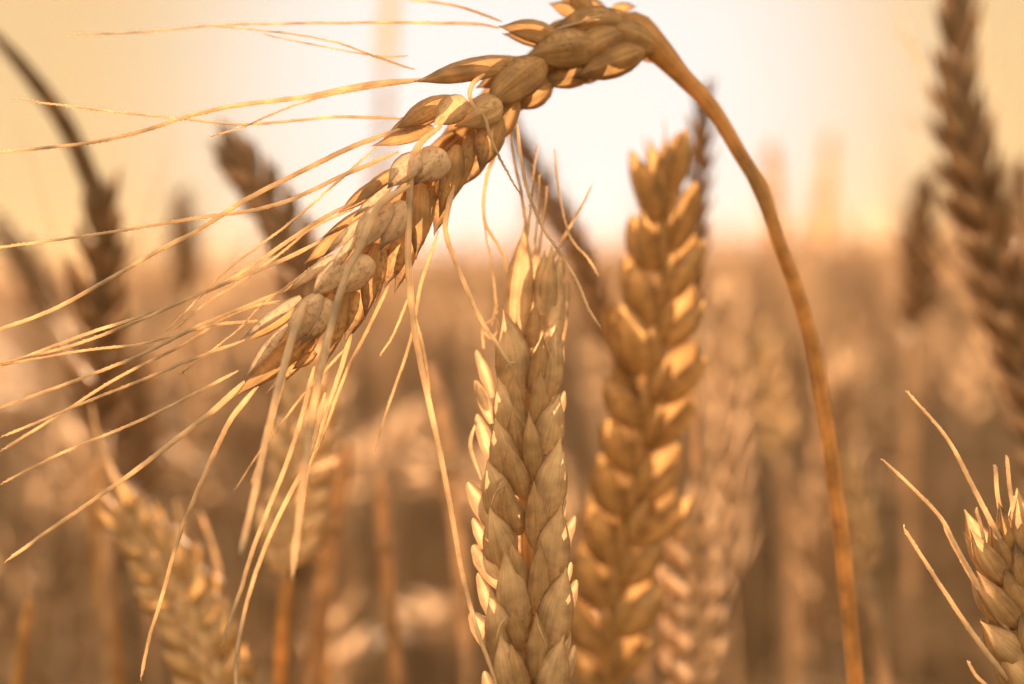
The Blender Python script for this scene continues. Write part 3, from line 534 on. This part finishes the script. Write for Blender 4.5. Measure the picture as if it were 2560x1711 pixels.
# ------------------------------------------------------------------ the dense field behind
def variant(i):
    rn = random.Random(100+i); root = empty('wheat_stalk', (0, 0, 0)); H = 0.74
    bend = rn.choice((0.004, 0.012, 0.03)) ; az = rn.uniform(0, 6.28); dx, dy = math.cos(az), math.sin(az)
    st = [np.array([dx*bend*u**3, dy*bend*u**3, H*u]) for u in np.linspace(0, 1, 8)]
    mb = MB(); path = smooth_path(st, 14); tube(mb, path, np.linspace(0.0016, 0.0011, 14), 6); mb.build('stem', M_FIELD, root, (0, 0, 0))
    t = nrm(st[-1]-st[-2]); L = rn.uniform(.068, .088); k = bend*18
    ax = [st[-1]+t*L*u+np.array([dx, dy, -.6])*k*L*u*u for u in np.linspace(0, 1, 5)]
    e = MB(); tube(e, smooth_path(ax, 8), 0.0012, 5); N = np.array([math.cos(az+1), math.sin(az+1), 0])
    def add(kk, kind, b, tt, nor, hw, pk, res):
        if kind == 'awn': tube(e, smooth_path([b, tt], 4), np.linspace(hw, hw*.3, 4), 3)
        elif kind == 'husk' : husk(e, b, tt, nor, hw, pk, nu=7, nv=5)
    ear_husks(add, ax, N, 0.0062, 9, awns=rn.choice((0.15, .5, .9)), rnd=rn)
    e.build('ear', M_FIELD, root, ax[0])
    a2 = rn.uniform(0, 6.28); zl = rn.uniform(.46, .64); lp = [np.array([math.cos(a2)*.15*u, math.sin(a2)*.15*u, zl+.13*u-.16*u*u*rn.uniform(.6, 1.5)]) for u in np.linspace(0, 1, 5)]
    mb_ = blade(root, lp, 0.0048, nor=(0, 0, 1))
    return root
variants = [variant(i) for i in range(10)]
def copy_tree(o):
    r = o.copy(); col.objects.link(r)
    for c in o.children:
        q = c.copy(); col.objects.link(q); q.parent = r
    return r
LBL = 'out of focus golden wheat stalk in the dense field behind the sharp ears'
def spot(d0, d1, spread=0.40):
    d = math.sqrt(random.uniform(d0*d0, d1*d1)); return random.uniform(-1, 1)*(spread*d+.03), d
NIND = 262; used = 0
while used < NIND:
    x, y = spot(0.36, 1.75)
    src = variants[used % 10]; r = src if used < 10 else copy_tree(src)
    top = 0.822+random.gauss(0, .028)-0.05*max(0, .7-y); s = top/0.815
    r.location = (x, y, 0); r.rotation_euler = (random.gauss(0, .05), random.gauss(0, .05), random.uniform(0, 6.28)); r.scale = (1.0, 1.0, s)
    r['_w'] = [x, y, 0.0]; tag(r, LBL, 'wheat', 'wheat stalks in the field behind'); ALL.append(r); used += 1
# everything farther is one uncountable crop
def low_stalk(rn):
    V = []; F = []
    def cone(p, q, r, k=3):
        n = len(V); t = nrm(np.array(q)-p); a = nrm(np.cross(t, [.3, .8, .5])); b = np.cross(t, a); m = np.array(p)*.55+np.array(q)*.45
        V.append(p); V.append(q)
        for j in range(k): V.append(m+(a*math.cos(6.283*j/k)+b*math.sin(6.283*j/k))*r)
        for j in range(k): F.append((n, n+2+(j+1) % k, n+2+j)); F.append((n+1, n+2+j, n+2+(j+1) % k))
    az = rn.uniform(0, 6.28); d = np.array([math.cos(az), math.sin(az), 0]); be = rn.uniform(0, .05)
    p0 = np.array([0, 0, 0.]); p1 = np.array([0, 0, .72])+d*be
    n = len(V)
    for p in (p0, p1):
        for j in range(3): V.append(p+np.array([math.cos(2.09*j), math.sin(2.09*j), 0])*.0016)
    for j in range(3): F.append((n+j, n+(j+1) % 3, n+3+(j+1) % 3, n+3+j))
    t = nrm(np.array([0, 0, 1])+d*be*12); side = nrm(np.cross(t, [math.cos(az*3), math.sin(az*3), .1])); c = p1
    for k in range(9):
        s = 1 if k % 2 else -1; b = c+t*.0085*k; cone(b-side*s*.001, b+t*.014+side*s*.0055, .0034)
    for k in range(3):
        b = c+t*.07; q = b+t*.045+np.array([rn.gauss(0, .012), rn.gauss(0, .012), 0]); cone(b, q, .0004)
    a2 = rn.uniform(0, 6.28); zl = rn.uniform(.4, .6); l = np.array([math.cos(a2), math.sin(a2), 0]); o_ = np.cross(l, [0, 0, 1])*.004; n = len(V)
    V.extend([np.array([0, 0, zl])-o_, np.array([0, 0, zl])+o_, l*.08+[0, 0, zl+.07]+o_, l*.08+[0, 0, zl+.07]-o_, l*.17+[0, 0, zl-.02]])
    F.append((n, n+1, n+2, n+3)); F.append((n+3, n+2, n+4))
    return np.array(V), F
lows = [low_stalk(random.Random(i)) for i in range(12)]
VV = []; FF = []; off = 0
for i in range(17500):
    if i < 7200: x, y = spot(1.75, 4.0, .62)
    else: x, y = spot(4.0, 17.0, .62)
    V, F = lows[i % 12]; a_ = random.uniform(0, 6.28); c_, s_ = math.cos(a_), math.sin(a_); k = (0.832+random.gauss(0, .032))/.80
    Q = np.empty_like(V); Q[:, 0] = V[:, 0]*c_-V[:, 1]*s_+x+V[:, 2]*random.gauss(0, .05); Q[:, 1] = V[:, 0]*s_+V[:, 1]*c_+y; Q[:, 2] = V[:, 2]*k
    VV.append(Q); FF += [tuple(q+off for q in f) for f in F]; off += len(V)
mb = MB(); VV = np.vstack(VV); mb.v = [VV]; mb.f = FF; mb.uv = [np.stack([VV[:, 0]*40, VV[:, 2]*3], -1)]; mb.n = len(VV)
o = mb.build('wheat_crop', M_FIELD, None, flat=True); o['kind'] = 'stuff'
tag(o, 'far golden wheat crop blurring into one mass towards the horizon', 'wheat crop')
tag(bpy.data.objects['crop_canopy'], 'distant flat top of the ripe wheat field reaching the horizon', 'wheat field')
hzb = MB(); X0, X1, Y0, Y1, Z0, Z1 = -1000, 1000, -70, 1900, -1.0, 1.25
hzb.add([(x, y, z) for z in (Z0, Z1) for y in (Y0, Y1) for x in (X0, X1)], [(0, 2, 3, 1), (4, 5, 7, 6), (0, 1, 5, 4), (2, 6, 7, 3), (0, 4, 6, 2), (1, 3, 7, 5)], [(0, 0)]*8)
hm = bpy.data.materials.new('evening_haze'); hm.use_nodes = True; hn = hm.node_tree; hn.nodes.remove(hn.nodes['Principled BSDF'])
pv = hn.nodes.new('ShaderNodeVolumePrincipled'); pv.inputs['Color'].default_value = (1.0, 0.68, 0.42, 1); pv.inputs['Density'].default_value = 0.0026; pv.inputs['Anisotropy'].default_value = 0.72
hn.links.new(pv.outputs[0], hn.nodes['Material Output'].inputs['Volume'])
hzo = hzb.build('haze', hm, None, flat=True); hzo['kind'] = 'stuff'; tag(hzo, 'thin warm evening haze lying over the wheat field', 'haze')
for o in bpy.data.objects:
    if '_w' in o: del o['_w']
